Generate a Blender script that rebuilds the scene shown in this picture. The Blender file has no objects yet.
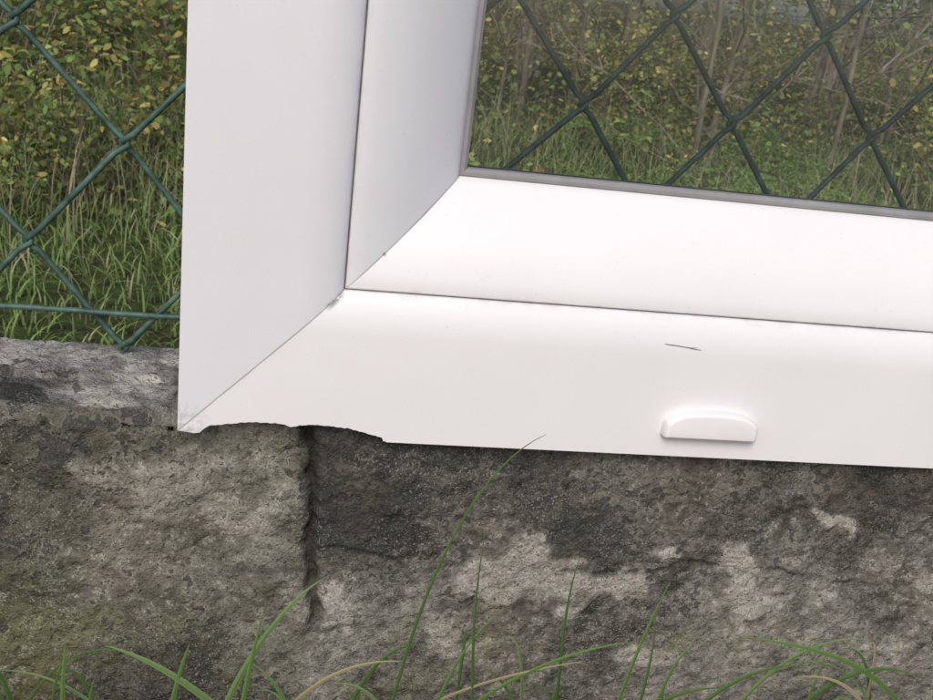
import bpy, math, numpy as np
import bmesh
from mathutils import Matrix, Vector
R = np.random.default_rng(7)
sc = bpy.context.scene
sc.view_settings.view_transform='Standard'
try: sc.view_settings.look='None'
except: pass
sc.view_settings.exposure=0

# ---------------------------------------------------------------- helpers
def build(name, verts, faces, col=None, attrs=None, mats=(), matidx=None, smooth=False, link=True):
    me=bpy.data.meshes.new(name)
    verts=np.asarray(verts,dtype=np.float32)
    me.vertices.add(len(verts)); me.vertices.foreach_set('co',verts.ravel())
    faces=[np.asarray(f,dtype=np.int32) for f in faces if len(f)]
    loops=np.concatenate([f.ravel() for f in faces])
    tot=np.concatenate([np.full(len(f),f.shape[1],dtype=np.int32) for f in faces])
    start=np.concatenate([[0],np.cumsum(tot)[:-1]]).astype(np.int32)
    me.loops.add(len(loops)); me.loops.foreach_set('vertex_index',loops)
    me.polygons.add(len(tot)); me.polygons.foreach_set('loop_start',start)
    try: me.polygons.foreach_set('loop_total',tot)
    except Exception: pass
    if matidx is not None: me.polygons.foreach_set('material_index',np.asarray(matidx,dtype=np.int32))
    me.polygons.foreach_set('use_smooth',np.full(len(tot),smooth))
    me.update(calc_edges=True)
    if col is not None:
        a=me.attributes.new('col','FLOAT_COLOR','POINT')
        c=np.ones((len(verts),4),dtype=np.float32); c[:,:3]=col
        a.data.foreach_set('color',c.ravel())
    if attrs:
        for k,v in attrs.items():
            a=me.attributes.new(k,'FLOAT','POINT'); a.data.foreach_set('value',np.asarray(v,dtype=np.float32))
    for m in mats: me.materials.append(m)
    me.validate()
    if not link: return me
    ob=bpy.data.objects.new(name,me); sc.collection.objects.link(ob)
    return ob

TAB=R.random((256,256))
def vnoise(x,y,seed=0):
    x,y=x*.8+y*.6,y*.8-x*.6
    x=x+seed*17.31; y=y+seed*9.77
    xi=np.floor(x).astype(int); yi=np.floor(y).astype(int)
    fx=x-xi; fy=y-yi; fx=fx*fx*(3-2*fx); fy=fy*fy*(3-2*fy)
    a=TAB[xi%256,yi%256]; b=TAB[(xi+1)%256,yi%256]; c=TAB[xi%256,(yi+1)%256]; d=TAB[(xi+1)%256,(yi+1)%256]
    return (a*(1-fx)+b*fx)*(1-fy)+(c*(1-fx)+d*fx)*fy
def fbm(x,y,sc_,oc=4,seed=0):
    s=0;amp=1;t=0
    for i in range(oc):
        s=s+amp*vnoise(x*sc_*2**i,y*sc_*2**i,seed+i*3); t+=amp; amp*=.55
        x,y=x*.8-y*.6,y*.8+x*.6
    return s/t
def sst(a,b,x):
    t=np.clip((x-a)/(b-a),0,1); return t*t*(3-2*t)

class NT:
    def __init__(s,name):
        s.m=bpy.data.materials.new(name); s.m.use_nodes=True; s.t=s.m.node_tree; s.t.nodes.clear()
        s.out=s.n('ShaderNodeOutputMaterial')
    def n(s,k,**kw):
        nd=s.t.nodes.new(k)
        for a,b in kw.items(): setattr(nd,a,b)
        return nd
    def l(s,a,b): s.t.links.new(a,b)
    def val(s,sock,v):
        if isinstance(v,bpy.types.NodeSocket): s.l(v,sock)
        else: sock.default_value=v
    def math(s,op,a,b=0.0,clamp=False):
        nd=s.n('ShaderNodeMath',operation=op); nd.use_clamp=clamp
        s.val(nd.inputs[0],a); s.val(nd.inputs[1],b); return nd.outputs[0]
    def mul(s,a,b): return s.math('MULTIPLY',a,b)
    def add(s,a,b): return s.math('ADD',a,b)
    def inv(s,a): return s.math('SUBTRACT',1.0,a)
    def mix(s,f,a,b,mode='MIX'):
        nd=s.n('ShaderNodeMix',data_type='RGBA',blend_type=mode)
        s.val(nd.inputs[0],f)
        for i,v in ((6,a),(7,b)):
            if isinstance(v,tuple): nd.inputs[i].default_value=(*v,1) if len(v)==3 else v
            else: s.l(v,nd.inputs[i])
        return nd.outputs[2]
    def noise(s,co,scale,detail=3,rough=.6):
        nd=s.n('ShaderNodeTexNoise'); nd.inputs['Scale'].default_value=scale
        nd.inputs['Detail'].default_value=detail; nd.inputs['Roughness'].default_value=rough
        s.l(co,nd.inputs['Vector']); return nd.outputs['Fac']
    def ramp(s,f,a,b):
        nd=s.n('ShaderNodeMapRange'); nd.clamp=True
        s.l(f,nd.inputs[0]); nd.inputs[1].default_value=a; nd.inputs[2].default_value=b; return nd.outputs[0]
    def attr(s,name,out='Fac'):
        nd=s.n('ShaderNodeAttribute'); nd.attribute_name=name; return nd.outputs[out]
    def bump(s,h,strength,dist):
        nd=s.n('ShaderNodeBump'); nd.inputs['Strength'].default_value=strength; nd.inputs['Distance'].default_value=dist
        s.l(h,nd.inputs['Height']); return nd.outputs[0]
    def bsdf(s,col,rough=.5,normal=None,spec=.5):
        b=s.n('ShaderNodeBsdfPrincipled')
        if isinstance(col,tuple): b.inputs['Base Color'].default_value=(*col,1)
        else: s.l(col,b.inputs['Base Color'])
        s.val(b.inputs['Roughness'],rough); b.inputs['Specular IOR Level'].default_value=spec
        if normal is not None: s.l(normal,b.inputs['Normal'])
        s.l(b.outputs[0],s.out.inputs[0]); return b

# ---------------------------------------------------------------- materials
def leafmat(name,trans=.35):
    m=NT(name); c=m.attr('col','Color')
    b=m.n('ShaderNodeBsdfDiffuse'); m.l(c,b.inputs[0])
    t=m.n('ShaderNodeBsdfTranslucent'); m.l(c,t.inputs[0])
    x=m.n('ShaderNodeMixShader'); x.inputs[0].default_value=trans
    m.l(b.outputs[0],x.inputs[1]); m.l(t.outputs[0],x.inputs[2]); m.l(x.outputs[0],m.out.inputs[0]); return m.m
LEAF=leafmat('leaf_material',.3); GRASS=leafmat('grass_blade_material',.25)
def distmat():
    m=NT('distant_leaf_material'); b=m.n('ShaderNodeBsdfDiffuse'); m.l(m.attr('col','Color'),b.inputs[0]); m.l(b.outputs[0],m.out.inputs[0]); return m.m
DLEAF=distmat()

def barkmat():
    m=NT('bark_material'); tc=m.n('ShaderNodeTexCoord').outputs['Object']
    mp=m.n('ShaderNodeMapping'); mp.inputs['Scale'].default_value=(1,1,.25); m.l(tc,mp.inputs[0])
    n=m.noise(mp.outputs[0],30); n2=m.noise(tc,3,1)
    c=m.mix(m.ramp(n,.35,.65),(.09,.08,.06),(.28,.25,.20)); c=m.mix(m.ramp(n2,.45,.65),c,(.13,.15,.08))
    b=m.n('ShaderNodeBsdfDiffuse'); m.l(c,b.inputs[0]); m.l(b.outputs[0],m.out.inputs[0]); return m.m
BARK=barkmat()

def pvc(W,H):
    m=NT('white_pvc'); tc=m.n('ShaderNodeTexCoord').outputs['Object']
    sep=m.n('ShaderNodeSeparateXYZ'); m.l(tc,sep.inputs[0]); u=sep.outputs[0]; v=sep.outputs[2]
    uu=m.math('MINIMUM',u,m.math('SUBTRACT',W,u)); vv=m.math('MINIMUM',v,m.math('SUBTRACT',H,v))
    n0=m.noise(tc,7,2); n1=m.noise(tc,22,3); n2=m.noise(tc,300,2); n3=m.noise(tc,90,2)
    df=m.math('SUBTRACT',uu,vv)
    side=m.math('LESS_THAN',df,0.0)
    d=m.math('ABSOLUTE',m.math('SUBTRACT',df,m.mul(m.math('SUBTRACT',n3,.5),.0008)))
    line=m.inv(m.ramp(d,.00028,.00070))
    halo=m.mul(m.inv(m.ramp(d,.0,.005)),m.ramp(n1,.4,.7))
    seam=m.mul(line,m.add(.55,m.mul(.45,m.ramp(n1,.35,.6))))
    dm=m.math('MINIMUM',uu,vv)
    g=m.inv(m.ramp(m.math('ABSOLUTE',m.math('SUBTRACT',dm,.0715)),.0003,.0035))
    g=m.mul(g,m.ramp(n3,.4,.75))
    L=m.n('ShaderNodeVectorMath',operation='LENGTH'); cb=m.n('ShaderNodeCombineXYZ'); m.l(u,cb.inputs[0]); m.l(v,cb.inputs[2])
    m.l(cb.outputs[0],L.inputs[0])
    corner=m.mul(m.inv(m.ramp(L.outputs['Value'],.004,.018)),m.ramp(n2,.44,.6))
    # smudge lying along the top of the frame mitre
    along=m.math('ABSOLUTE',m.math('SUBTRACT',m.math('MULTIPLY',m.add(u,v),.5),.0672))
    across=m.math('ABSOLUTE',m.math('SUBTRACT',df,.0006))
    knot=m.mul(m.mul(m.inv(m.ramp(along,.0015,.0042)),m.inv(m.ramp(across,.0006,.0030))),m.ramp(n2,.36,.5))
    L3=m.n('ShaderNodeVectorMath',operation='DISTANCE'); m.l(tc,L3.inputs[0]); L3.inputs[1].default_value=(.0885,.0108,.0885)
    dot=m.inv(m.ramp(L3.outputs['Value'],.0006,.0012))
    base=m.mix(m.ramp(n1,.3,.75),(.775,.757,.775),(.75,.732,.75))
    base=m.mix(side,base,m.mix(m.ramp(n1,.3,.7),(.715,.712,.745),(.69,.687,.72)))  # stiles darker and bluer: light falloff painted into the base colour
    base=m.mix(m.mul(m.ramp(n0,.45,.7),.08),base,(.58,.57,.57))
    sp=m.ramp(m.noise(tc,650,1),.72,.77)
    base=m.mix(m.mul(sp,.18),base,(.38,.36,.33))
    base=m.mix(m.mul(halo,.10),base,(.45,.42,.4))
    base=m.mix(m.mul(g,.32),base,(.33,.31,.30))
    base=m.mix(m.mul(corner,.55),base,(.33,.31,.27))
    base=m.mix(m.mul(knot,.80),base,(.14,.12,.12))
    base=m.mix(m.mul(dot,.65),base,(.12,.11,.11))
    base=m.mix(m.mul(seam,.72),base,(.17,.16,.165))
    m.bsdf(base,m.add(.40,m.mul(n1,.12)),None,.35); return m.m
WW,HH=.82,.92
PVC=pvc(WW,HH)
def simple(name,c,rough=.5,ns=40,var=.2,spec=.4):
    m=NT(name); tc=m.n('ShaderNodeTexCoord').outputs['Object']; n=m.noise(tc,ns)
    lo=tuple(x*(1-var) for x in c); hi=tuple(min(1,x*(1+var)) for x in c)
    m.bsdf(m.mix(m.ramp(n,.3,.7),lo,hi),rough,None,spec); return m.m
CAP=simple('white_cap_plastic',(.785,.765,.77),.5,60,.03,.3)
GASK=simple('grey_rubber_gasket',(.25,.245,.25),.6,60,.12)
GROOVE=simple('dark_groove',(.24,.22,.22),.8,200,.2)
WIRE=simple('green_pvc_coated_wire',(.050,.098,.078),.5,130,.55,.35)
POST=simple('green_post_paint',(.035,.085,.07),.45)
HAIR=simple('dark_fibre',(.10,.08,.08),.7)

def glassmat():
    m=NT('window_glass')
    tr=m.n('ShaderNodeBsdfTransparent'); tr.inputs[0].default_value=(.89,.895,.90,1)
    gl=m.n('ShaderNodeBsdfGlossy'); gl.inputs['Roughness'].default_value=.02
    fr=m.n('ShaderNodeFresnel'); fr.inputs[0].default_value=1.55
    tc=m.n('ShaderNodeTexCoord').outputs['Object']
    df=m.n('ShaderNodeBsdfDiffuse'); df.inputs[0].default_value=(.6,.59,.6,1)  # pale diffuse veil that paints haze over the pane
    x0=m.n('ShaderNodeMixShader'); m.l(m.add(.018,m.mul(m.ramp(m.noise(tc,7,2),.25,.75),.032)),x0.inputs[0])
    m.l(tr.outputs[0],x0.inputs[1]); m.l(df.outputs[0],x0.inputs[2])
    x=m.n('ShaderNodeMixShader'); m.l(fr.outputs[0],x.inputs[0]); m.l(x0.outputs[0],x.inputs[1]); m.l(gl.outputs[0],x.inputs[2])
    m.l(x.outputs[0],m.out.inputs[0]); return m.m
GLASS=glassmat()

def wallmat():
    m=NT('weathered_concrete'); tc=m.n('ShaderNodeTexCoord').outputs['Object']
    n1=m.noise(tc,50,3,.6); n2=m.noise(tc,170,3,.65); n3=m.noise(tc,420,2,.6); n4=m.noise(tc,900,1,.6); nc=m.noise(tc,21,3,.6)
    pale=m.attr('pale'); dark=m.attr('dark'); moss=m.attr('moss'); cav=m.attr('cav'); top=m.attr('top'); lb=m.attr('lb')
    t=m.add(m.add(m.mul(n1,.42),m.mul(n2,.30)),m.add(m.mul(n3,.18),m.mul(n4,.10)))
    cr=m.n('ShaderNodeValToRGB'); e=cr.color_ramp.elements
    e[0].position=.37; e[0].color=(.030,.029,.028,1); e[1].position=.64; e[1].color=(.43,.41,.375,1)
    a=e.new(.44); a.color=(.085,.080,.073,1); a=e.new(.505); a.color=(.165,.155,.14,1)
    a=e.new(.565); a.color=(.245,.23,.208,1)
    sh=m.add(m.math('SUBTRACT',t,m.mul(dark,.13)),m.mul(pale,.10))
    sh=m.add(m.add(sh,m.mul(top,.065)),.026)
    m.l(sh,cr.inputs[0]); base=cr.outputs[0]
    p=m.ramp(m.add(pale,m.add(m.mul(m.math('SUBTRACT',n1,.5),1.0),m.mul(m.math('SUBTRACT',n2,.5),1.3))),.42,.62)
    base=m.mix(m.mul(p,.7),base,m.mix(m.ramp(n3,.38,.62),(.24,.22,.20),(.48,.45,.41)))
    base=m.mix(m.mul(lb,.42),base,(.135,.135,.085))
    base=m.mix(m.mul(m.ramp(nc,.50,.62),.22),base,(.19,.155,.125))
    ms=m.mul(m.ramp(m.add(moss,m.mul(m.math('SUBTRACT',n1,.5),1.8)),.42,.80),.55)
    base=m.mix(ms,base,(.12,.125,.040))
    area=m.ramp(nc,.42,.58)
    lc=m.mul(m.mul(m.ramp(n2,.54,.60),m.ramp(n3,.48,.56)),m.add(.2,m.mul(area,.8)))
    base=m.mix(m.mul(lc,.60),base,(.42,.41,.36))
    bl=m.ramp(m.add(dark,m.add(m.mul(m.math('SUBTRACT',n1,.5),2.2),m.mul(m.math('SUBTRACT',n2,.5),2.6))),.66,.84)
    base=m.mix(m.mul(bl,.80),base,(.035,.036,.034))
    pit=m.ramp(n3,.585,.63)
    base=m.mix(m.mul(pit,.65),base,(.030,.028,.026))
    gr=m.mul(m.inv(m.ramp(n4,.36,.40)),m.add(.15,m.mul(m.inv(area),.6)))
    base=m.mix(m.mul(gr,.5),base,(.48,.46,.42))
    base=m.mix(m.mul(cav,.80),base,(.030,.028,.026))
    bn=m.noise(tc,110,4,.75)
    m.bsdf(base,.95,m.bump(bn,1.0,.0042),.1); return m.m
WALLM=wallmat()

def groundmat():
    m=NT('forest_ground'); tc=m.n('ShaderNodeTexCoord').outputs['Object']
    n=m.noise(tc,.6,2); n2=m.noise(tc,25,4,.7)
    c=m.mix(m.ramp(n,.4,.6),(.07,.10,.03),(.08,.07,.04)); c=m.mix(m.ramp(n2,.4,.6),c,(.04,.035,.022))
    b=m.n('ShaderNodeBsdfDiffuse'); m.l(c,b.inputs[0]); m.l(b.outputs[0],m.out.inputs[0]); return m.m
GROUNDM=groundmat()

# ---------------------------------------------------------------- window
tilt=math.radians(2)
win=bpy.data.objects.new('window',None); sc.collection.objects.link(win)
win.rotation_euler=(-tilt,0,0)
def child(ob,par): ob.parent=par; return ob

def sweep(name,prof,mat):
    V=[];F=[]
    for side in range(4):
        b=len(V)
        for d,y in prof:
            c=[(d,d),(WW-d,d),(WW-d,HH-d),(d,HH-d)]
            a=c[side]; e=c[(side+1)%4]
            V.append((a[0],y,a[1])); V.append((e[0],y,e[1]))
        for i in range(len(prof)-1):
            F.append((b+2*i,b+2*i+1,b+2*i+3,b+2*i+2))
    ob=build(name,V,[np.array(F)],mats=(mat,),smooth=True)
    me=ob.data
    bm=bmesh.new(); bm.from_mesh(me); bmesh.ops.recalc_face_normals(bm,faces=bm.faces)
    for e in bm.edges:
        if len(e.link_faces)==2 and e.calc_face_angle(0)>math.radians(32): e.smooth=False
    bm.to_mesh(me); bm.free()
    return child(ob,win)
LIP=.0078
fr=[(LIP,.060),(LIP,.0),(.052,0.0),(.056,.0003),(.060,.0010),(.0635,.0020),(.0665,.0032),(.0690,.0046),(.0705,.0058),(.0711,.0068),(.0713,.0085),(.0713,.060),(LIP,.060)]
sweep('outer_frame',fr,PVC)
sweep('frame_groove',[(.0711,.0088),(.0724,.0088)],GROOVE)
sa=[(.0719,.050),(.0719,.0083),(.0721,.0073),(.0727,.0067),(.0740,.0066),(.080,.0080),(.087,.0103),(.094,.0137),(.100,.0175),(.106,.0219),(.112,.0270),(.117,.0318),(.1205,.0356),(.1228,.0390),(.1232,.046),(.1232,.052),(.0719,.052)]
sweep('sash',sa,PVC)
sweep('glazing_gasket',[(.1225,.0395),(.1235,.0385),(.1250,.0385),(.1266,.0400),(.1270,.0425),(.1270,.0445)],GASK)
sweep('glazing_gasket_inner',[(.1225,.0475),(.1272,.0475),(.1272,.0455)],GASK)
g=.119
V=[];F=[]
V+= [(g,.0426,g),(WW-g,.0426,g),(WW-g,.0426,HH-g),(g,.0426,HH-g)]; F.append((0,1,2,3))
child(build('glass_pane',V,[np.array(F)],mats=(GLASS,)),win)
def strip(name,a,b,c,d,th=.0025):
    V=[(*a,),(*b,),(*c,),(*d,)]
    V=[(p[0],0.0,p[1]) for p in V]+[(p[0],th,p[1]) for p in V]
    F=[(0,1,2,3),(7,6,5,4),(0,4,5,1),(1,5,6,2),(2,6,7,3),(3,7,4,0)]
    child(build(name,V,[np.array(F)],mats=(PVC,)),win)
strip('lip_left',(0.0006,0.001),(LIP,0.0),(LIP,HH),(0,HH))
strip('lip_right',(WW-LIP,0),(WW,0),(WW,HH),(WW-LIP,HH))
strip('lip_top',(LIP,HH-LIP),(WW-LIP,HH-LIP),(WW-LIP,HH),(LIP,HH))
bx=np.array([LIP,.0105,.0120,.0145,.019,.024,.030,.036,.044,.049,.052,.0545,.060,.066,.072,.078,.083,.088,.0920,.0945,.0952,.0960,.0966,WW-LIP])
bv=np.array([0,.0004,.0020,.0040,.0048,.0056,.0066,.0070,.0069,.0062,.0054,.0062,.0069,.0069,.0067,.0062,.0051,.0039,.0027,.0021,.0004,.0006,0,0])
us=np.unique(np.concatenate([bx,np.linspace(LIP,.0966,90),[WW-LIP]]))
vs=np.interp(us,bx,bv); msk=(us>.012)&(us<.0944); vs=np.where(msk,vs+(vnoise(us*900,us*0,3)-.5)*.0006,vs)
vs=np.minimum(vs,LIP-.0004)
n=len(us)
V=np.concatenate([np.c_[us,np.zeros(n),np.full(n,LIP)],np.c_[us,np.zeros(n),vs],np.c_[us,np.full(n,.0025),vs]])
F=[]
for i in range(n-1):
    F.append((i,n+i,n+i+1,i+1)); F.append((n+i,2*n+i,2*n+i+1,n+i+1))
child(build('lip_bottom',V,[np.array(F)],mats=(PVC,)),win)
def cap(u0,u1,v0,name):
    w=u1-u0
    out=[(0,0),(w,0),(w,.0048),(w-.0006,.0080),(w-.003,.0104),(w-.008,.0128),(w-.014,.0138),(w*.5,.0142),(.014,.0138),(.008,.0128),(.003,.0104),(.0006,.0080),(0,.0048)]
    cx,cz=w/2,.006
    rings=[(1.0,.0),(1.0,-.0035),(.955,-.0055),(.86,-.0066)]
    V=[];F=[];n=len(out)
    for s,y in rings:
        for (x,z) in out:
            V.append((u0+cx+(x-cx)*(1-(1-s)*.5),y,v0+cz+(z-cz)*s))
    for r in range(len(rings)-1):
        for i in range(n):
            F.append((r*n+i,r*n+(i+1)%n,(r+1)*n+(i+1)%n,(r+1)*n+i))
    me=build(name,V,[np.array(F),np.array([[ (len(rings)-1)*n+i for i in range(n)]])],mats=(CAP,),smooth=False)
    bm=bmesh.new(); bm.from_mesh(me.data); bmesh.ops.recalc_face_normals(bm,faces=bm.faces); bm.to_mesh(me.data); bm.free()
    md=me.modifiers.new('b','BEVEL'); md.width=.0009; md.segments=3; md.limit_method='ANGLE'; md.angle_limit=math.radians(20)
    for p in me.data.polygons: p.use_smooth=True
    child(me,win)
cap(.2314,.2802,.0118,'drain_cap'); cap(.54,.5888,.0118,'drain_cap_b')

def curve(name,polys,rad,mat,par=None,res=3):
    cu=bpy.data.curves.new(name,'CURVE'); cu.dimensions='3D'; cu.bevel_depth=rad; cu.bevel_resolution=res
    for P in polys:
        s=cu.splines.new('POLY'); s.points.add(len(P)-1)
        s.points.foreach_set('co',np.c_[np.array(P),np.ones(len(P))].astype(np.float32).ravel()); s.use_smooth=True
    cu.materials.append(mat); cu.use_fill_caps=True
    ob=bpy.data.objects.new(name,cu); sc.collection.objects.link(ob)
    if par: ob.parent=par
    return ob
curve('stuck_hair',[[(.2255,.0004,.0582),(.230,.0002,.0580),(.236,.0002,.0574),(.241,.0002,.0566),(.2440,.0002,.0564)]],.00015,HAIR,win)
curve('stuck_hair_b',[[(.2345,.0002,.0576),(.2385,.0002,.0572),(.242,.0002,.0574)]],.00010,HAIR,win)

# ---------------------------------------------------------------- wall
path=[]
zf=np.arange(-.34,-.004,.0015)
for z in zf: path.append((.009,z,0,-1,0))
for a in np.linspace(0,90,7):
    r=.007; A=math.radians(a)
    path.append((.009+r-r*math.cos(A), -.002+r*math.sin(A),0,-math.cos(A),math.sin(A)))
for y in np.arange(.018,.0955,.0016): path.append((y,.005-.002*max(0,(y-.05)/.045),1,0,1))
for a in np.linspace(0,90,6):
    r=.006;A=math.radians(a)
    path.append((.0965+r*math.sin(A),-.003+r*math.cos(A),1,math.sin(A),math.cos(A)))
for z in np.linspace(-.02,-.7,40): path.append((.1025,z,2,1,0))
path=np.array(path)
xs=np.concatenate([np.arange(-2.0,-.22,.02),np.arange(-.22,.46,.0015),np.arange(.46,2.6,.02)])
S,X=np.meshgrid(np.arange(len(path)),xs,indexing='ij')
Y0=path[S,0];Z0=path[S,1];NY=path[S,3];NZ=path[S,4];SEC=path[S,2]
T=np.concatenate([[0],np.cumsum(np.hypot(np.diff(path[:,0]),np.diff(path[:,1])))])[S]
front=(SEC==0)
disp=(fbm(X,T,9,5,1)-.5)*.008+(fbm(X,T,70,4,5)-.5)*.0034+(fbm(X,T,260,2,9)-.5)*.0022
cx=.0600+(.0075)*np.clip(-Z0/.09,0,1.3)+(vnoise(T*60,T*0,2)-.5)*.005+(vnoise(T*210,T*0,8)-.5)*.0022
dcr=np.abs(X-cx+(vnoise(T*300,X*300,7)-.5)*.0020); wcr=.0012+.0018*vnoise(T*70,T*0+3,4)+.0012*sst(-.05,-.09,Z0)
crack=(1-sst(wcr*.5,wcr*1.3,dcr))*np.where(SEC<2,1,0)*sst(-.14,-.10,Z0)
disp-=crack*.006
zl=-.080+(vnoise(X*40,X*0,6)-.5)*.008
left=(1-sst(cx-.003,cx,X))*sst(zl-.0015,zl+.0015,Z0)*front*sst(-.012,.022,X)
disp-=left*.0026
ledge=np.exp(-((Z0-zl)/.0016)**2)*sst(.012,.028,X)*(1-sst(cx-.002,cx+.004,X))*front  # shadow line along the ledge, painted dark through the cavity mask
wx=(fbm(X,T,35,4,21)-.5)*.06; wz=(fbm(X,T,35,4,31)-.5)*.05
def blob(px,pz,rx,rz): return 1-np.hypot((X+wx-px)/rx,(Z0+wz-pz)/rz)
pale=np.maximum.reduce([blob(.180,-.078,.045,.018),blob(.215,-.088,.022,.014),blob(.30,-.070,.022,.026),blob(.31,-.095,.030,.014),blob(.255,-.060,.014,.009),blob(.34,-.040,.022,.010),blob(.150,-.125,.02,.012),blob(.255,-.13,.035,.012),blob(.075,-.105,.014,.014),blob(.42,-.08,.03,.03),blob(-.3,-.08,.05,.03),blob(-.01,-.035,.034,.02)*.7,blob(.04,-.04,.02,.03)*.6])
pale=np.clip(pale*1.4+.1,0,1)*front
pm=sst(.30,.50,pale)
disp+=pm*.0009
rb=sst(.060,.075,X)
sk=sst(.47,.56,fbm(X,T,26,5,41))*rb*front*(Z0<-.02)
disp+=sk*.0008
zr=-.070+(fbm(X,X*0,18,4,77)-.5)*.035
frac=np.exp(-((Z0-zr)/.0011)**2)*rb*front*sst(.35,.5,vnoise(X*30,X*0,12))
disp-=frac*.002
cavn=np.clip(crack*1.0+ledge*.9+frac*.55,0,1)
stain=np.exp(-(dcr/.008)**2)*.75*sst(-.13,-.02,Z0)*front
big=(fbm(X,T,13,5,51)-.5)
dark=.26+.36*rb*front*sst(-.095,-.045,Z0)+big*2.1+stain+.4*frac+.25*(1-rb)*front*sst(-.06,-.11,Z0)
dark=np.where(SEC==1,.26+(fbm(X,T,26,4,52)-.5)*4.2,dark)
dark=np.clip(dark-.5*pm,-.15,1.2)
moss=(sst(-.02,-.10,X)*.45*sst(-.05,-.09,Z0)+.22*sst(-.06,-.12,Z0))*front+(fbm(X,T,15,3,61)-.5)*1.0+.10
moss=np.clip(moss,0,1)
lbv=(1-rb*.75)*np.where(SEC==1,.1,1.0)*(.5+.5*fbm(X,T,20,3,81))
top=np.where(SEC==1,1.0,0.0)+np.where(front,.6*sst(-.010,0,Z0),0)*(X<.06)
Yn=Y0+NY*disp; Zn=Z0+NZ*disp
nearw=(X>-.004)&(Z0>-.02)
Yn=np.where(front&nearw,np.maximum(Yn,.0036),Yn)
Zn=np.where((SEC==1)&(X>-.004),np.minimum(Zn,.0074),Zn)
edgechip=np.where((X<-.002)&(path[S,4]>0.05)&(Y0<.05),(fbm(X,Y0,30,3,71)-.35)*.010,0)
Zn=Zn-np.clip(edgechip,0,1)
Zn=np.where((SEC==1)&(Y0>.070),np.minimum(Zn,.0042),Zn)
V=np.stack([X,Yn,Zn],-1).reshape(-1,3)
ns,nx=S.shape
idx=np.arange(ns*nx).reshape(ns,nx)
F=np.stack([idx[:-1,:-1],idx[:-1,1:],idx[1:,1:],idx[1:,:-1]],-1).reshape(-1,4)
wall=build('concrete_wall',V,[F],mats=(WALLM,),smooth=True,attrs=dict(pale=pale.ravel(),dark=dark.ravel(),moss=moss.ravel(),cav=cavn.ravel(),top=top.ravel(),lb=lbv.ravel()))

# ---------------------------------------------------------------- chain link fence
fence=bpy.data.objects.new('chain_link_fence',None); sc.collection.objects.link(fence)
known={0:-.0897,1:-.0414,2:.006,3:.053,4:.100,5:.147,6:.1933,7:.2354,8:.2799,9:.3214,10:.3641}
def XK(k):
    if k<0: return -.0897+.049*k
    if k>10: return .3641+.0428*(k-10)
    return known[k]
def zs(x): return .0552+(.0512-.0552)*min(1,max(0,(x+.05)/.26))
def fy(z): return .083+.07*min(max(z,0),.3)+.015*max(0,z-.3)
rw=.0016
rng=np.random.default_rng(3); jit={}
def node(k,j):
    if (k,j) not in jit:
        x=XK(k); z=zs(x)*j
        y=fy(z)
        if z<.3:
            ks=(.4192+y)/.5222; x=.051+(x-.051)*ks; z=.2082-(.2082-z)*ks
        if j==0: z=.0066
        s=.0009
        jit[(k,j)]=(x+rng.normal(0,s),z+(rng.normal(0,s) if j else 0))
    return jit[(k,j)]
polys=[]
for k in range(-16,36):
    P=[]
    for j in range(0,19):
        kk=k if (j-k)%2!=0 else k+1
        inward=1 if kk==k else -1
        x,z=node(kk,j); FY=fy(z)
        xo=x-inward*rw*.9
        if j>0:
            P.append((x+inward*.0045,FY+(rw*1.05)*inward,z-.0050))
        P.append((xo,FY+rw*.2*inward,z-.0010)); P.append((xo,FY-rw*.2*inward,z+.0010))
        P.append((x+inward*.0045,FY-(rw*1.05)*inward,z+.0050))
    if (0-k)%2==0:
        x,z=node(k+1,0); P=[(x+.012,fy(z)+rw,z+.013),(x+.006,fy(z)+rw,z+.005)]+P
    polys.append(P)
curve('wire_mesh',polys,rw,WIRE,fence,3)
tw=[(x,fy(0)-.002+.0005*math.sin(x*9),.0268+.0006*math.sin(x*14)+.0003*math.sin(x*61)-.0015*x) for x in np.linspace(-1.05,1.5,120)]
curve('tension_wire',[tw,[(x,fy(.93)-.003,.93) for x,y,z in tw]],.0015,WIRE,fence)
for px in (-1.05,1.5):
    bpy.ops.mesh.primitive_cylinder_add(radius=.02,depth=1.6,vertices=24,location=(px,.138,.3)); p=bpy.context.object
    p.name='fence_post'; p.data.materials.append(POST); p.parent=fence
    bpy.ops.mesh.primitive_uv_sphere_add(radius=.022,segments=16,ring_count=8,location=(px,.138,1.1)); p=bpy.context.object
    p.name='post_cap'; p.scale=(1,1,.5); p.data.materials.append(POST); p.parent=fence

# ---------------------------------------------------------------- ground
def gz(x,y):
    return -.52+(fbm(np.asarray(x)+50.,np.asarray(y)+50.,.5,3,3)-.5)*.25*sst(.5,3,np.asarray(y))
gx_=np.concatenate([-np.geomspace(600,6,30),np.linspace(-5.5,9,60),np.geomspace(10,600,30)])
gy_=np.concatenate([-np.geomspace(600,.4,30),[-.2,-.1,0,.03,.08,.12],np.linspace(.2,12,60),np.geomspace(13,600,30)])
GX,GY=np.meshgrid(gx_,gy_,indexing='ij')
GZ=np.where(GY>.05,gz(GX,GY),-.21+(fbm(GX+30,GY+30,3,3)-.5)*.04)
n1,n2=GX.shape; idx=np.arange(n1*n2).reshape(n1,n2)
F=np.stack([idx[:-1,:-1],idx[1:,:-1],idx[1:,1:],idx[:-1,1:]],-1).reshape(-1,4)
build('ground',np.stack([GX,GY,GZ],-1).reshape(-1,3),[F],mats=(GROUNDM,),smooth=True)

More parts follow.
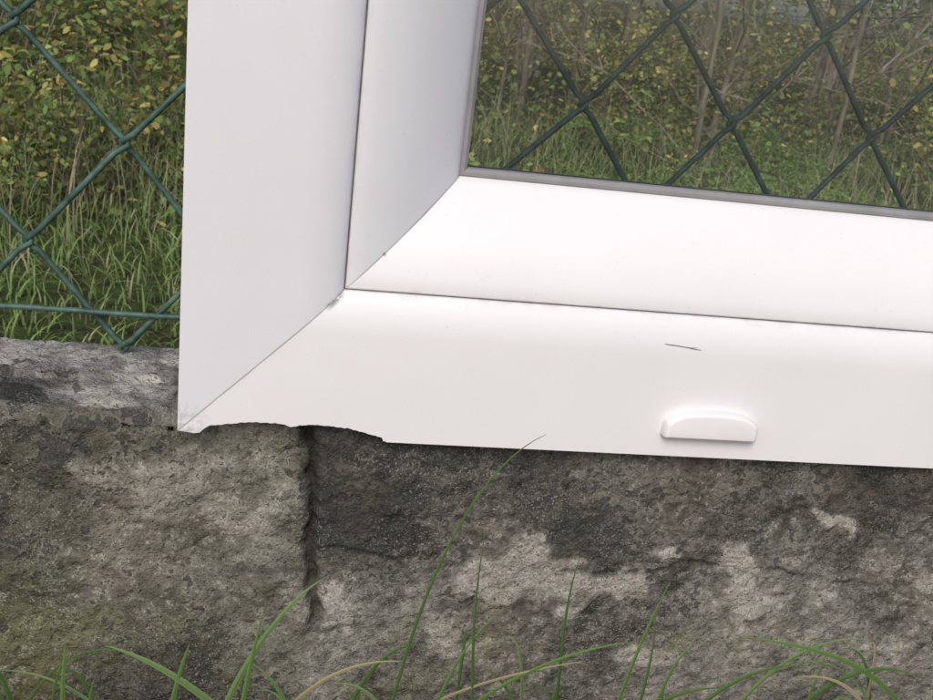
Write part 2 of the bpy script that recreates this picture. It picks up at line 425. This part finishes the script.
# ---------------------------------------------------------------- grass
def blades(base,h,ang,bend,w,col,K=5):
    N=len(base); t=np.linspace(0,1,K+1)
    d=np.stack([np.cos(ang),np.sin(ang),np.zeros(N)],-1)
    tw_=ang+np.pi/2+R.normal(0,.5,N)
    s=np.stack([np.cos(tw_),np.sin(tw_),np.zeros(N)],-1)
    V=np.zeros((N,K+1,2,3))
    for i,tt in enumerate(t):
        p=base+np.array([0,0,1])*(h*(tt-.45*bend*tt**2.5))[:,None]+d*(h*bend*tt**2)[:,None]
        ww=w*(1-tt**1.8)*.5*min(1,.6+tt*2)+w*.02
        V[:,i,0]=p-s*ww[:,None]; V[:,i,1]=p+s*ww[:,None]
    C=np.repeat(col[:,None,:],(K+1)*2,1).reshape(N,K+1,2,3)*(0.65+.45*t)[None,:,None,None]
    b=(np.arange(N)*(K+1)*2)[:,None]
    Fs=[b+np.array([[2*i,2*i+1,2*i+3,2*i+2]]) for i in range(K)]
    return V.reshape(-1,3),np.concatenate(Fs),C.reshape(-1,3)
def gcol(N,dry=.2,k=1.0):
    a=np.array([.31,.42,.15])*k;b_=np.array([.17,.27,.085])*k;c=np.array([.50,.46,.29])
    u=R.random(N)[:,None]; col=a*u+b_*(1-u); dm=(R.random(N)<dry)[:,None]
    return np.where(dm,c*(.6+.5*R.random(N)[:,None]),col)
def wedge(N,y0,y1,p=1.0,ml=.42,mr=.95):
    y=y0+(y1-y0)*R.random(N)**p; x=-ml*y-.6+R.random(N)*((ml+mr)*y+1.3); return x,y
N=38000; x,y=wedge(N,.25,5.5,.9)
clump=fbm(x+9,y+9,2.6,3,5)
h=(.035+.12*clump*R.random(N))*(1+1.0*(R.random(N)<.06)*(y>1.5))
base=np.c_[x,y,gz(x,y)-.01]
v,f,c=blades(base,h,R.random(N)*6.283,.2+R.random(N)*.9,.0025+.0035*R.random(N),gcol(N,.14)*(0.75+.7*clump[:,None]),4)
N2=2800; x,y=wedge(N2,1.9,5.0)
v2,f2,c2=blades(np.c_[x,y,gz(x,y)],.16+.24*R.random(N2),R.random(N2)*6.28,.1+R.random(N2)*.8,np.full(N2,.0032),gcol(N2,.6),4)
build('meadow_grass',np.concatenate([v,v2]),[np.concatenate([f,f2+len(v)])],col=np.concatenate([c,c2]),mats=(GRASS,))

N=1100; x=-.45+1.3*R.random(N); y=-.02-.75*R.random(N)**1.1
keep=~((np.abs(x-.05)<.1)&(y<-.32)); x=x[keep];y=y[keep];N=len(x)
hh=(.035+.06*R.random(N))
v,f,c=blades(np.c_[x,y,np.full(N,-.215)],hh,R.random(N)*6.28,R.random(N)*.7,.002+.003*R.random(N),gcol(N,.12,.6),6)
VV=[v];FF=[f];CC=[c];off=len(v)
def hero(pts,w,col):
    global off
    pts=[Vector(p) for p in pts]; M=22; P=[]
    for i in range(M+1):
        t=i/M; Q=list(pts)
        while len(Q)>1: Q=[Q[a].lerp(Q[a+1],t) for a in range(len(Q)-1)]
        P.append(Q[0])
    V=[];C=[]
    for i,p in enumerate(P):
        t=i/M; tg=(P[min(M,i+1)]-P[max(0,i-1)]).normalized()
        vd=Vector((.1,-1,.45)); s=tg.cross(vd).normalized()
        ww=w*.5*min(1,.55+1.6*t)*(1-t**2.2)+.0001
        mid=p+tg.cross(s).normalized()*(-ww*.45)
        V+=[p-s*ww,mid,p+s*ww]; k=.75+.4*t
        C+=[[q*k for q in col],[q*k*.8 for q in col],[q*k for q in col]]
    F=[]
    for i in range(M):
        b=3*i; F+=[(b,b+1,b+4,b+3),(b+1,b+2,b+5,b+4)]
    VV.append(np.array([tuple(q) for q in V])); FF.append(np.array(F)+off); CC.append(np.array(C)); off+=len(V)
G1=(.14,.25,.07);G2=(.10,.18,.055);G3=(.19,.29,.11);DR=(.38,.33,.19)
Yb=-.05
def B(w,col,*p,y=Yb,dy=.0):
    n=len(p); hero([(a,y+dy*i/(n-1),b) for i,(a,b) in enumerate(p)],w,col)
B(.0036,G3,(.052,-.150),(.030,-.108),(-.004,-.085),(-.022,-.080))
B(.0030,G1,(-.040,-.17),(-.042,-.12),(-.038,-.075))
B(.0028,G2,(-.062,-.17),(-.058,-.12),(-.075,-.085),(-.072,-.070))
B(.0028,G1,(.034,-.17),(.036,-.11),(.046,-.055))
B(.0030,G3,(.020,-.155),(.030,-.10),(.055,-.062),(.072,-.056),dy=.02)
B(.0024,G1,(.075,-.17),(.060,-.12),(.058,-.10),(.040,-.088))
B(.0016,G2,(.102,-.17),(.108,-.09),(.125,.0),(.168,.018),dy=.03)
B(.0015,G2,(.155,-.17),(.140,-.09),(.138,-.05),(.139,-.015))
B(.0018,G1,(.120,-.16),(.125,-.115),(.133,-.08),(.150,-.06))
B(.0024,G1,(.212,-.17),(.216,-.11),(.222,-.07),(.230,-.040))
B(.0020,G2,(.225,-.17),(.228,-.12),(.232,-.08),(.226,-.058))
B(.0013,DR,(.115,-.118),(.140,-.100),(.165,-.092),(.195,-.086))
B(.0018,G1,(.130,-.13),(.155,-.095),(.190,-.078),(.220,-.074))
B(.0030,G2,(.300,-.15),(.310,-.095),(.350,-.078),(.375,-.095))
B(.0030,G1,(.385,-.13),(.350,-.080),(.310,-.076),(.272,-.070))
B(.0026,G1,(.0,-.17),(.004,-.12),(.010,-.09),(.014,-.078))
B(.0034,G2,(-.02,-.17),(-.022,-.13),(-.028,-.10),(-.022,-.080),y=-.07)
B(.0026,G1,(.095,-.17),(.098,-.13),(.088,-.10),(.090,-.085),y=-.07)
B(.0026,G2,(.180,-.17),(.176,-.13),(.165,-.105),(.150,-.098),y=-.04)
B(.0022,G1,(.250,-.17),(.245,-.12),(.25,-.10),(.262,-.088),y=-.03)
B(.0018,G2,(.200,-.17),(.196,-.11),(.190,-.07),(.196,-.045),y=-.02)
for i in range(85):
    x0=-.12+.55*R.random(); a=R.normal(0,.03); hgt=.055+.050*R.random(); yy=-.02-.07*R.random()
    B(.0012+.0018*R.random(),[G1,G2,G2,G3,DR][R.integers(5)],(x0,-.19),(x0+a*.3,-.19+hgt*.7),(x0+a,-.19+hgt),(x0+a*1.8,-.19+hgt*.95),y=yy)
build('foreground_grass',np.concatenate(VV),[np.concatenate(FF)],col=np.concatenate(CC),mats=(GRASS,))

# ---------------------------------------------------------------- leaves & trees
LS=np.array([(0,0),(.3,.5),(.68,.40),(1,0),(.68,-.40),(.3,-.5)])
def leaves(c,L,Wd,col,droop=.3,quad=False):
    N=len(c); a=R.normal(size=(N,3)); a[:,2]=a[:,2]*.5-droop; a/=np.linalg.norm(a,axis=1)[:,None]
    up=R.normal(size=(N,3))*.6+np.array([0,-.35,1.0]); b=np.cross(a,up); b/=np.linalg.norm(b,axis=1)[:,None]+1e-9
    L=np.broadcast_to(L,(N,)); Wd=np.broadcast_to(Wd,(N,)); S_=LS[[0,1,3,5]] if quad else LS; q=len(S_)
    V=c[:,None,:]+a[:,None,:]*(S_[None,:,0:1]*L[:,None,None])+b[:,None,:]*(S_[None,:,1:2]*Wd[:,None,None])
    F=np.arange(N*q).reshape(N,q)
    return V.reshape(-1,3),F,np.repeat(col,q,0)
def lcol(N,yellow=.2):
    a=np.array([.27,.34,.11]);b_=np.array([.13,.20,.065]);c=np.array([.50,.43,.15]);d=np.array([.26,.16,.07])
    u=R.random(N)[:,None]; col=a*u+b_*(1-u); r=R.random(N)[:,None]
    col=np.where(r<yellow,c*(.5+.6*u),col); col=np.where(r>.97,d,col); return col*(.7+.6*R.random(N)[:,None])
def tube(pts,rad,sides=6):
    pts=np.array(pts);n=len(pts);V=[]
    for i in range(n):
        t=pts[min(n-1,i+1)]-pts[max(0,i-1)]; t/=np.linalg.norm(t)+1e-9
        a=np.cross(t,[.3,.9,.1]); a/=np.linalg.norm(a)+1e-9; b=np.cross(t,a)
        for s in range(sides):
            q=2*math.pi*s/sides; V.append(pts[i]+rad[i]*(a*math.cos(q)+b*math.sin(q)))
    F=[]
    for i in range(n-1):
        for s in range(sides): F.append((i*sides+s,i*sides+(s+1)%sides,(i+1)*sides+(s+1)%sides,(i+1)*sides+s))
    return np.array(V),np.array(F)
class Acc:
    def __init__(s): s.V=[];s.Q=[];s.H=[];s.C=[];s.n=0
    def tube(s,p,r,sides=6):
        v,f=tube(p,r,sides); s.V.append(v); s.Q.append(f+s.n); s.C.append(np.full((len(v),3),.12)); s.n+=len(v)
    def leaf(s,c,L,W,col,droop=.3,quad=False):
        v,f,cc=leaves(c,L,W,col,droop,quad); s.V.append(v); s.H.append(f+s.n); s.C.append(cc); s.n+=len(v)
    def mesh(s,name,link=False,lm=None):
        Q=np.concatenate(s.Q); H=np.concatenate(s.H)
        mi=np.concatenate([np.zeros(len(Q)),np.ones(len(H))])
        return build(name,np.concatenate(s.V),[Q,H],col=np.concatenate(s.C),mats=(BARK,lm or LEAF),matidx=mi,link=link)
def bent(p0,d,L,n,wob):
    p=np.array(p0,float); d=np.array(d,float); d/=np.linalg.norm(d); P=[p.copy()]
    for i in range(n):
        d=d+R.normal(0,wob,3); d/=np.linalg.norm(d); p=p+d*L/n; P.append(p.copy())
    return np.array(P)
def make_tree(H,r,low,yellow,name,nb=14,nl=18,ls=.05):
    A=Acc(); T_=bent((0,0,-.1),(R.normal(0,.04),R.normal(0,.04),1),H,10,.04)
    A.tube(T_,np.linspace(r,r*.25,11)*np.array([1.25]+[1]*10),9)
    for i in range(nb):
        t=low+(1-low)*R.random()**.9; q=t*10; a=int(min(9,q)); p=T_[a]*(1-(q-a))+T_[a+1]*(q-a)
        an=R.random()*6.28; L=(.9+1.5*R.random())*(1.1-.5*t)*min(1,H/6)
        b=bent(p,(math.cos(an),math.sin(an),.35+.5*R.random()),L,5,.15)
        A.tube(b,np.linspace(r*.28*(1.1-t*.6),.004,6),5)
        for j in range(4):
            k=R.integers(1,6); bb=bent(b[k],(b[k]-p)/L+R.normal(0,.6,3),.35+.4*R.random(),3,.2); A.tube(bb,np.linspace(.005,.002,4),3)
            n=nl; c=bb[R.integers(0,4,n)]+R.normal(0,.12,(n,3)); big=ls*(1+.9*sst(1.5,3,c[:,2]))
            A.leaf(c,big*(.7+.6*R.random(n)),big*.62*(.7+.6*R.random(n)),lcol(n,yellow)*(.7+.6*R.random()))
    return A.mesh(name)
def make_shrub(H,spread,yellow,ls,name,nst=9,nl=70):
    A=Acc()
    for i in range(nst):
        an=R.random()*6.28; b=bent((R.normal(0,.06),R.normal(0,.06),-.05),(math.cos(an)*spread,math.sin(an)*spread,1),H*(.6+.5*R.random()),6,.13)
        A.tube(b,np.linspace(.006,.0015,7),4)
        br=.6+.8*R.random()
        for j in range(5):
            k=R.integers(1,7); bb=bent(b[k],(R.normal(0,.8),R.normal(0,.8),.5),H*.28,3,.2); A.tube(bb,np.linspace(.0025,.001,4),3)
            n=nl//5; c=bb[R.integers(0,4,n)]*.5+bb[R.integers(0,4,n)]*.5+R.normal(0,.05*H,(n,3)); c[:,2]=np.abs(c[:,2])
            A.leaf(c,ls*(.6+.7*R.random(n)),ls*.6*(.6+.7*R.random(n)),lcol(n,yellow)*br)
    return A.mesh(name)
def make_fern(name):
    A=Acc()
    for i in range(11):
        an=i*.6+R.random()*.4; L=.45+.2*R.random(); d=np.array([math.cos(an),math.sin(an)])
        P=[np.array([d[0]*L*t*.8,d[1]*L*t*.8,L*(1.15*t-.85*t*t)]) for t in np.linspace(0,1,14)]
        A.tube(P,np.linspace(.003,.0008,14),3)
        side=np.array([-d[1],d[0],0])
        for k in range(2,14):
            l=.11*math.sin(math.pi*(k/14.)**.8)+.015
            for s in (-1,1):
                for q in range(4):
                    c=P[k]+side*s*l*(q+.3)/4
                    A.leaf(np.array([c]),.032*(1-q*.15),.016,np.array([[.21,.33,.09]])*(.7+.5*R.random()),.1,True)
    return A.mesh(name)
def inst(me,name,x,y,s=1):
    o=bpy.data.objects.new(name,me); sc.collection.objects.link(o)
    o.location=(x,y,float(gz(np.array([x]),np.array([y]))[0])); o.scale=(s,s,s); o.rotation_euler=(0,0,R.random()*6.28); return o
trees=[make_tree(7,.055,.22,.25,'deciduous_tree_a'),make_tree(9,.075,.28,.15,'deciduous_tree_b'),make_tree(6,.040,.18,.4,'deciduous_tree_d'),make_tree(8,.06,.3,.3,'deciduous_tree_c')]
sap=[make_tree(2.8,.016,.02,.35,'sapling_a',14,9,.034),make_tree(3.4,.020,.05,.2,'sapling_b',14,9,.034),make_tree(2.2,.012,.01,.5,'sapling_c',12,9,.034)]
shr=[make_shrub(1.0,.45,.28,.042,'shrub_a',10,90),make_shrub(.8,.6,.15,.036,'shrub_b',9,90),make_shrub(1.3,.35,.38,.046,'shrub_c',11,100),make_shrub(.55,.7,.18,.032,'shrub_d',9,80)]
fern=make_fern('fern_mesh')
for i in range(20):
    y=7.5+14*R.random()**.8; x=-.5*y-1+R.random()*(1.45*y+2); inst(trees[R.integers(4)],'deciduous_tree',x,y,.8+.5*R.random())
for (x,y,s,k) in [(2.7,6.2,1,0),(3.3,7.0,1.1,1),(3.7,6.4,1,3),(1.75,7.8,1.1,1),(4.2,7.6,1.0,1)]:
    inst(trees[k],'deciduous_tree',x,y,s)
for i in range(24):
    y=3.9+3.5*R.random(); x=-.45*y-.3+R.random()*(1.3*y+.6); inst(sap[R.integers(3)],'young_tree',x,y,.8+.5*R.random())
for i in range(66):
    y=3.7+9*R.random()**1.3; x=-.48*y-.6+R.random()*(1.4*y+1.2)
    inst(shr[R.integers(4)],'shrub',x,y,.5+.5*R.random())
for (x,y,s,k) in [(-.60,2.6,.62,0),(-.95,2.8,.75,2),(-.28,2.7,.5,1),(-1.0,2.4,.5,3),(-.45,3.3,.8,2),(-.75,2.3,.45,1)]:
    inst(shr[k],'shrub',x,y,s)
for i in range(26):
    y=2.9+2.6*R.random(); x=.32*y+R.random()*.45*y; inst(fern,'fern',x,y,.40+.35*R.random())
N=34000; x,y=wedge(N,2.3,18,1.4,.5,1.0)
dn=fbm(x+3,y+3,.9,3,8); keep=R.random(N)<sst(.40,.56,dn)*.92+.08; x=x[keep];y=y[keep];N=len(x)
z=gz(x,y)+(.04+.40*R.random(N)**1.5)*(.3+dn[keep])*sst(1.6,4.0,y)
v,f,c=leaves(np.c_[x,y,z],(.018+.026*R.random(N))*(1+y*.05),(.012+.018*R.random(N))*(1+y*.05),lcol(N,.22)*(.6+.9*R.random(N)[:,None]),quad=True)
build('undergrowth',v,[f],col=c,mats=(LEAF,))
A=Acc()
for i in range(90):
    y=21+25*R.random(); x=-.9*y+R.random()*2.2*y; g0=-.5; H=9+5*R.random()
    A.tube(bent((x,y,g0-.2),(0,0,1),H,4,.03),np.linspace(.13,.04,5)*(.6+.8*R.random()),6)
    n=220; c=np.c_[x+R.normal(0,1.4,n),y+R.normal(0,1.4,n),g0+H*R.random(n)**.8]; A.leaf(c,.32+.25*R.random(n),.22+.15*R.random(n),lcol(n,.2)*(.4+.5*R.random(n)[:,None]),quad=True)
A.mesh('distant_trees',link=True,lm=DLEAF)

# ---------------------------------------------------------------- light
el=math.radians(42); az=math.radians(200)
w=bpy.data.worlds.new('World'); sc.world=w; w.use_nodes=True; nt=w.node_tree
bg=nt.nodes['Background']; sky=nt.nodes.new('ShaderNodeTexSky'); sky.sky_type='NISHITA'; sky.sun_disc=False
sky.sun_elevation=el; sky.sun_rotation=az; sky.dust_density=3; sky.air_density=1; sky.ozone_density=1
nt.links.new(sky.outputs[0],bg.inputs[0]); bg.inputs[1].default_value=.14
sd=Vector((math.sin(az)*math.cos(el),math.cos(az)*math.cos(el),math.sin(el)))
L=bpy.data.lights.new('sun','SUN'); L.energy=1.65; L.angle=math.radians(25); L.color=(1,.96,.90)
lo=bpy.data.objects.new('sun',L); sc.collection.objects.link(lo); lo.rotation_euler=sd.to_track_quat('Z','Y').to_euler(); lo.location=(0,-5,8)

# ---------------------------------------------------------------- camera
s_,c_=math.sin(tilt),math.cos(tilt)
U=Vector((1,0,0));D=Vector((0,-s_,-c_));Nn=Vector((0,c_,-s_))
right=U*.983+D*(-.1167)+Nn*(-.1418); fwd=U*.1721+D*.3166+Nn*.9329
right.normalize(); fwd=(fwd-right*fwd.dot(right)).normalized(); up=right.cross(fwd)
M=Matrix(((right.x,up.x,-fwd.x,.0510),(right.y,up.y,-fwd.y,-.4192),(right.z,up.z,-fwd.z,.2082),(0,0,0,1)))
cd=bpy.data.cameras.new('camera'); cam=bpy.data.objects.new('camera',cd); sc.collection.objects.link(cam)
cam.matrix_world=M; cd.lens=37.9; cd.sensor_width=36; cd.clip_start=.01; cd.clip_end=2000
cd.dof.use_dof=True; cd.dof.focus_distance=.47; cd.dof.aperture_fstop=45
sc.camera=cam
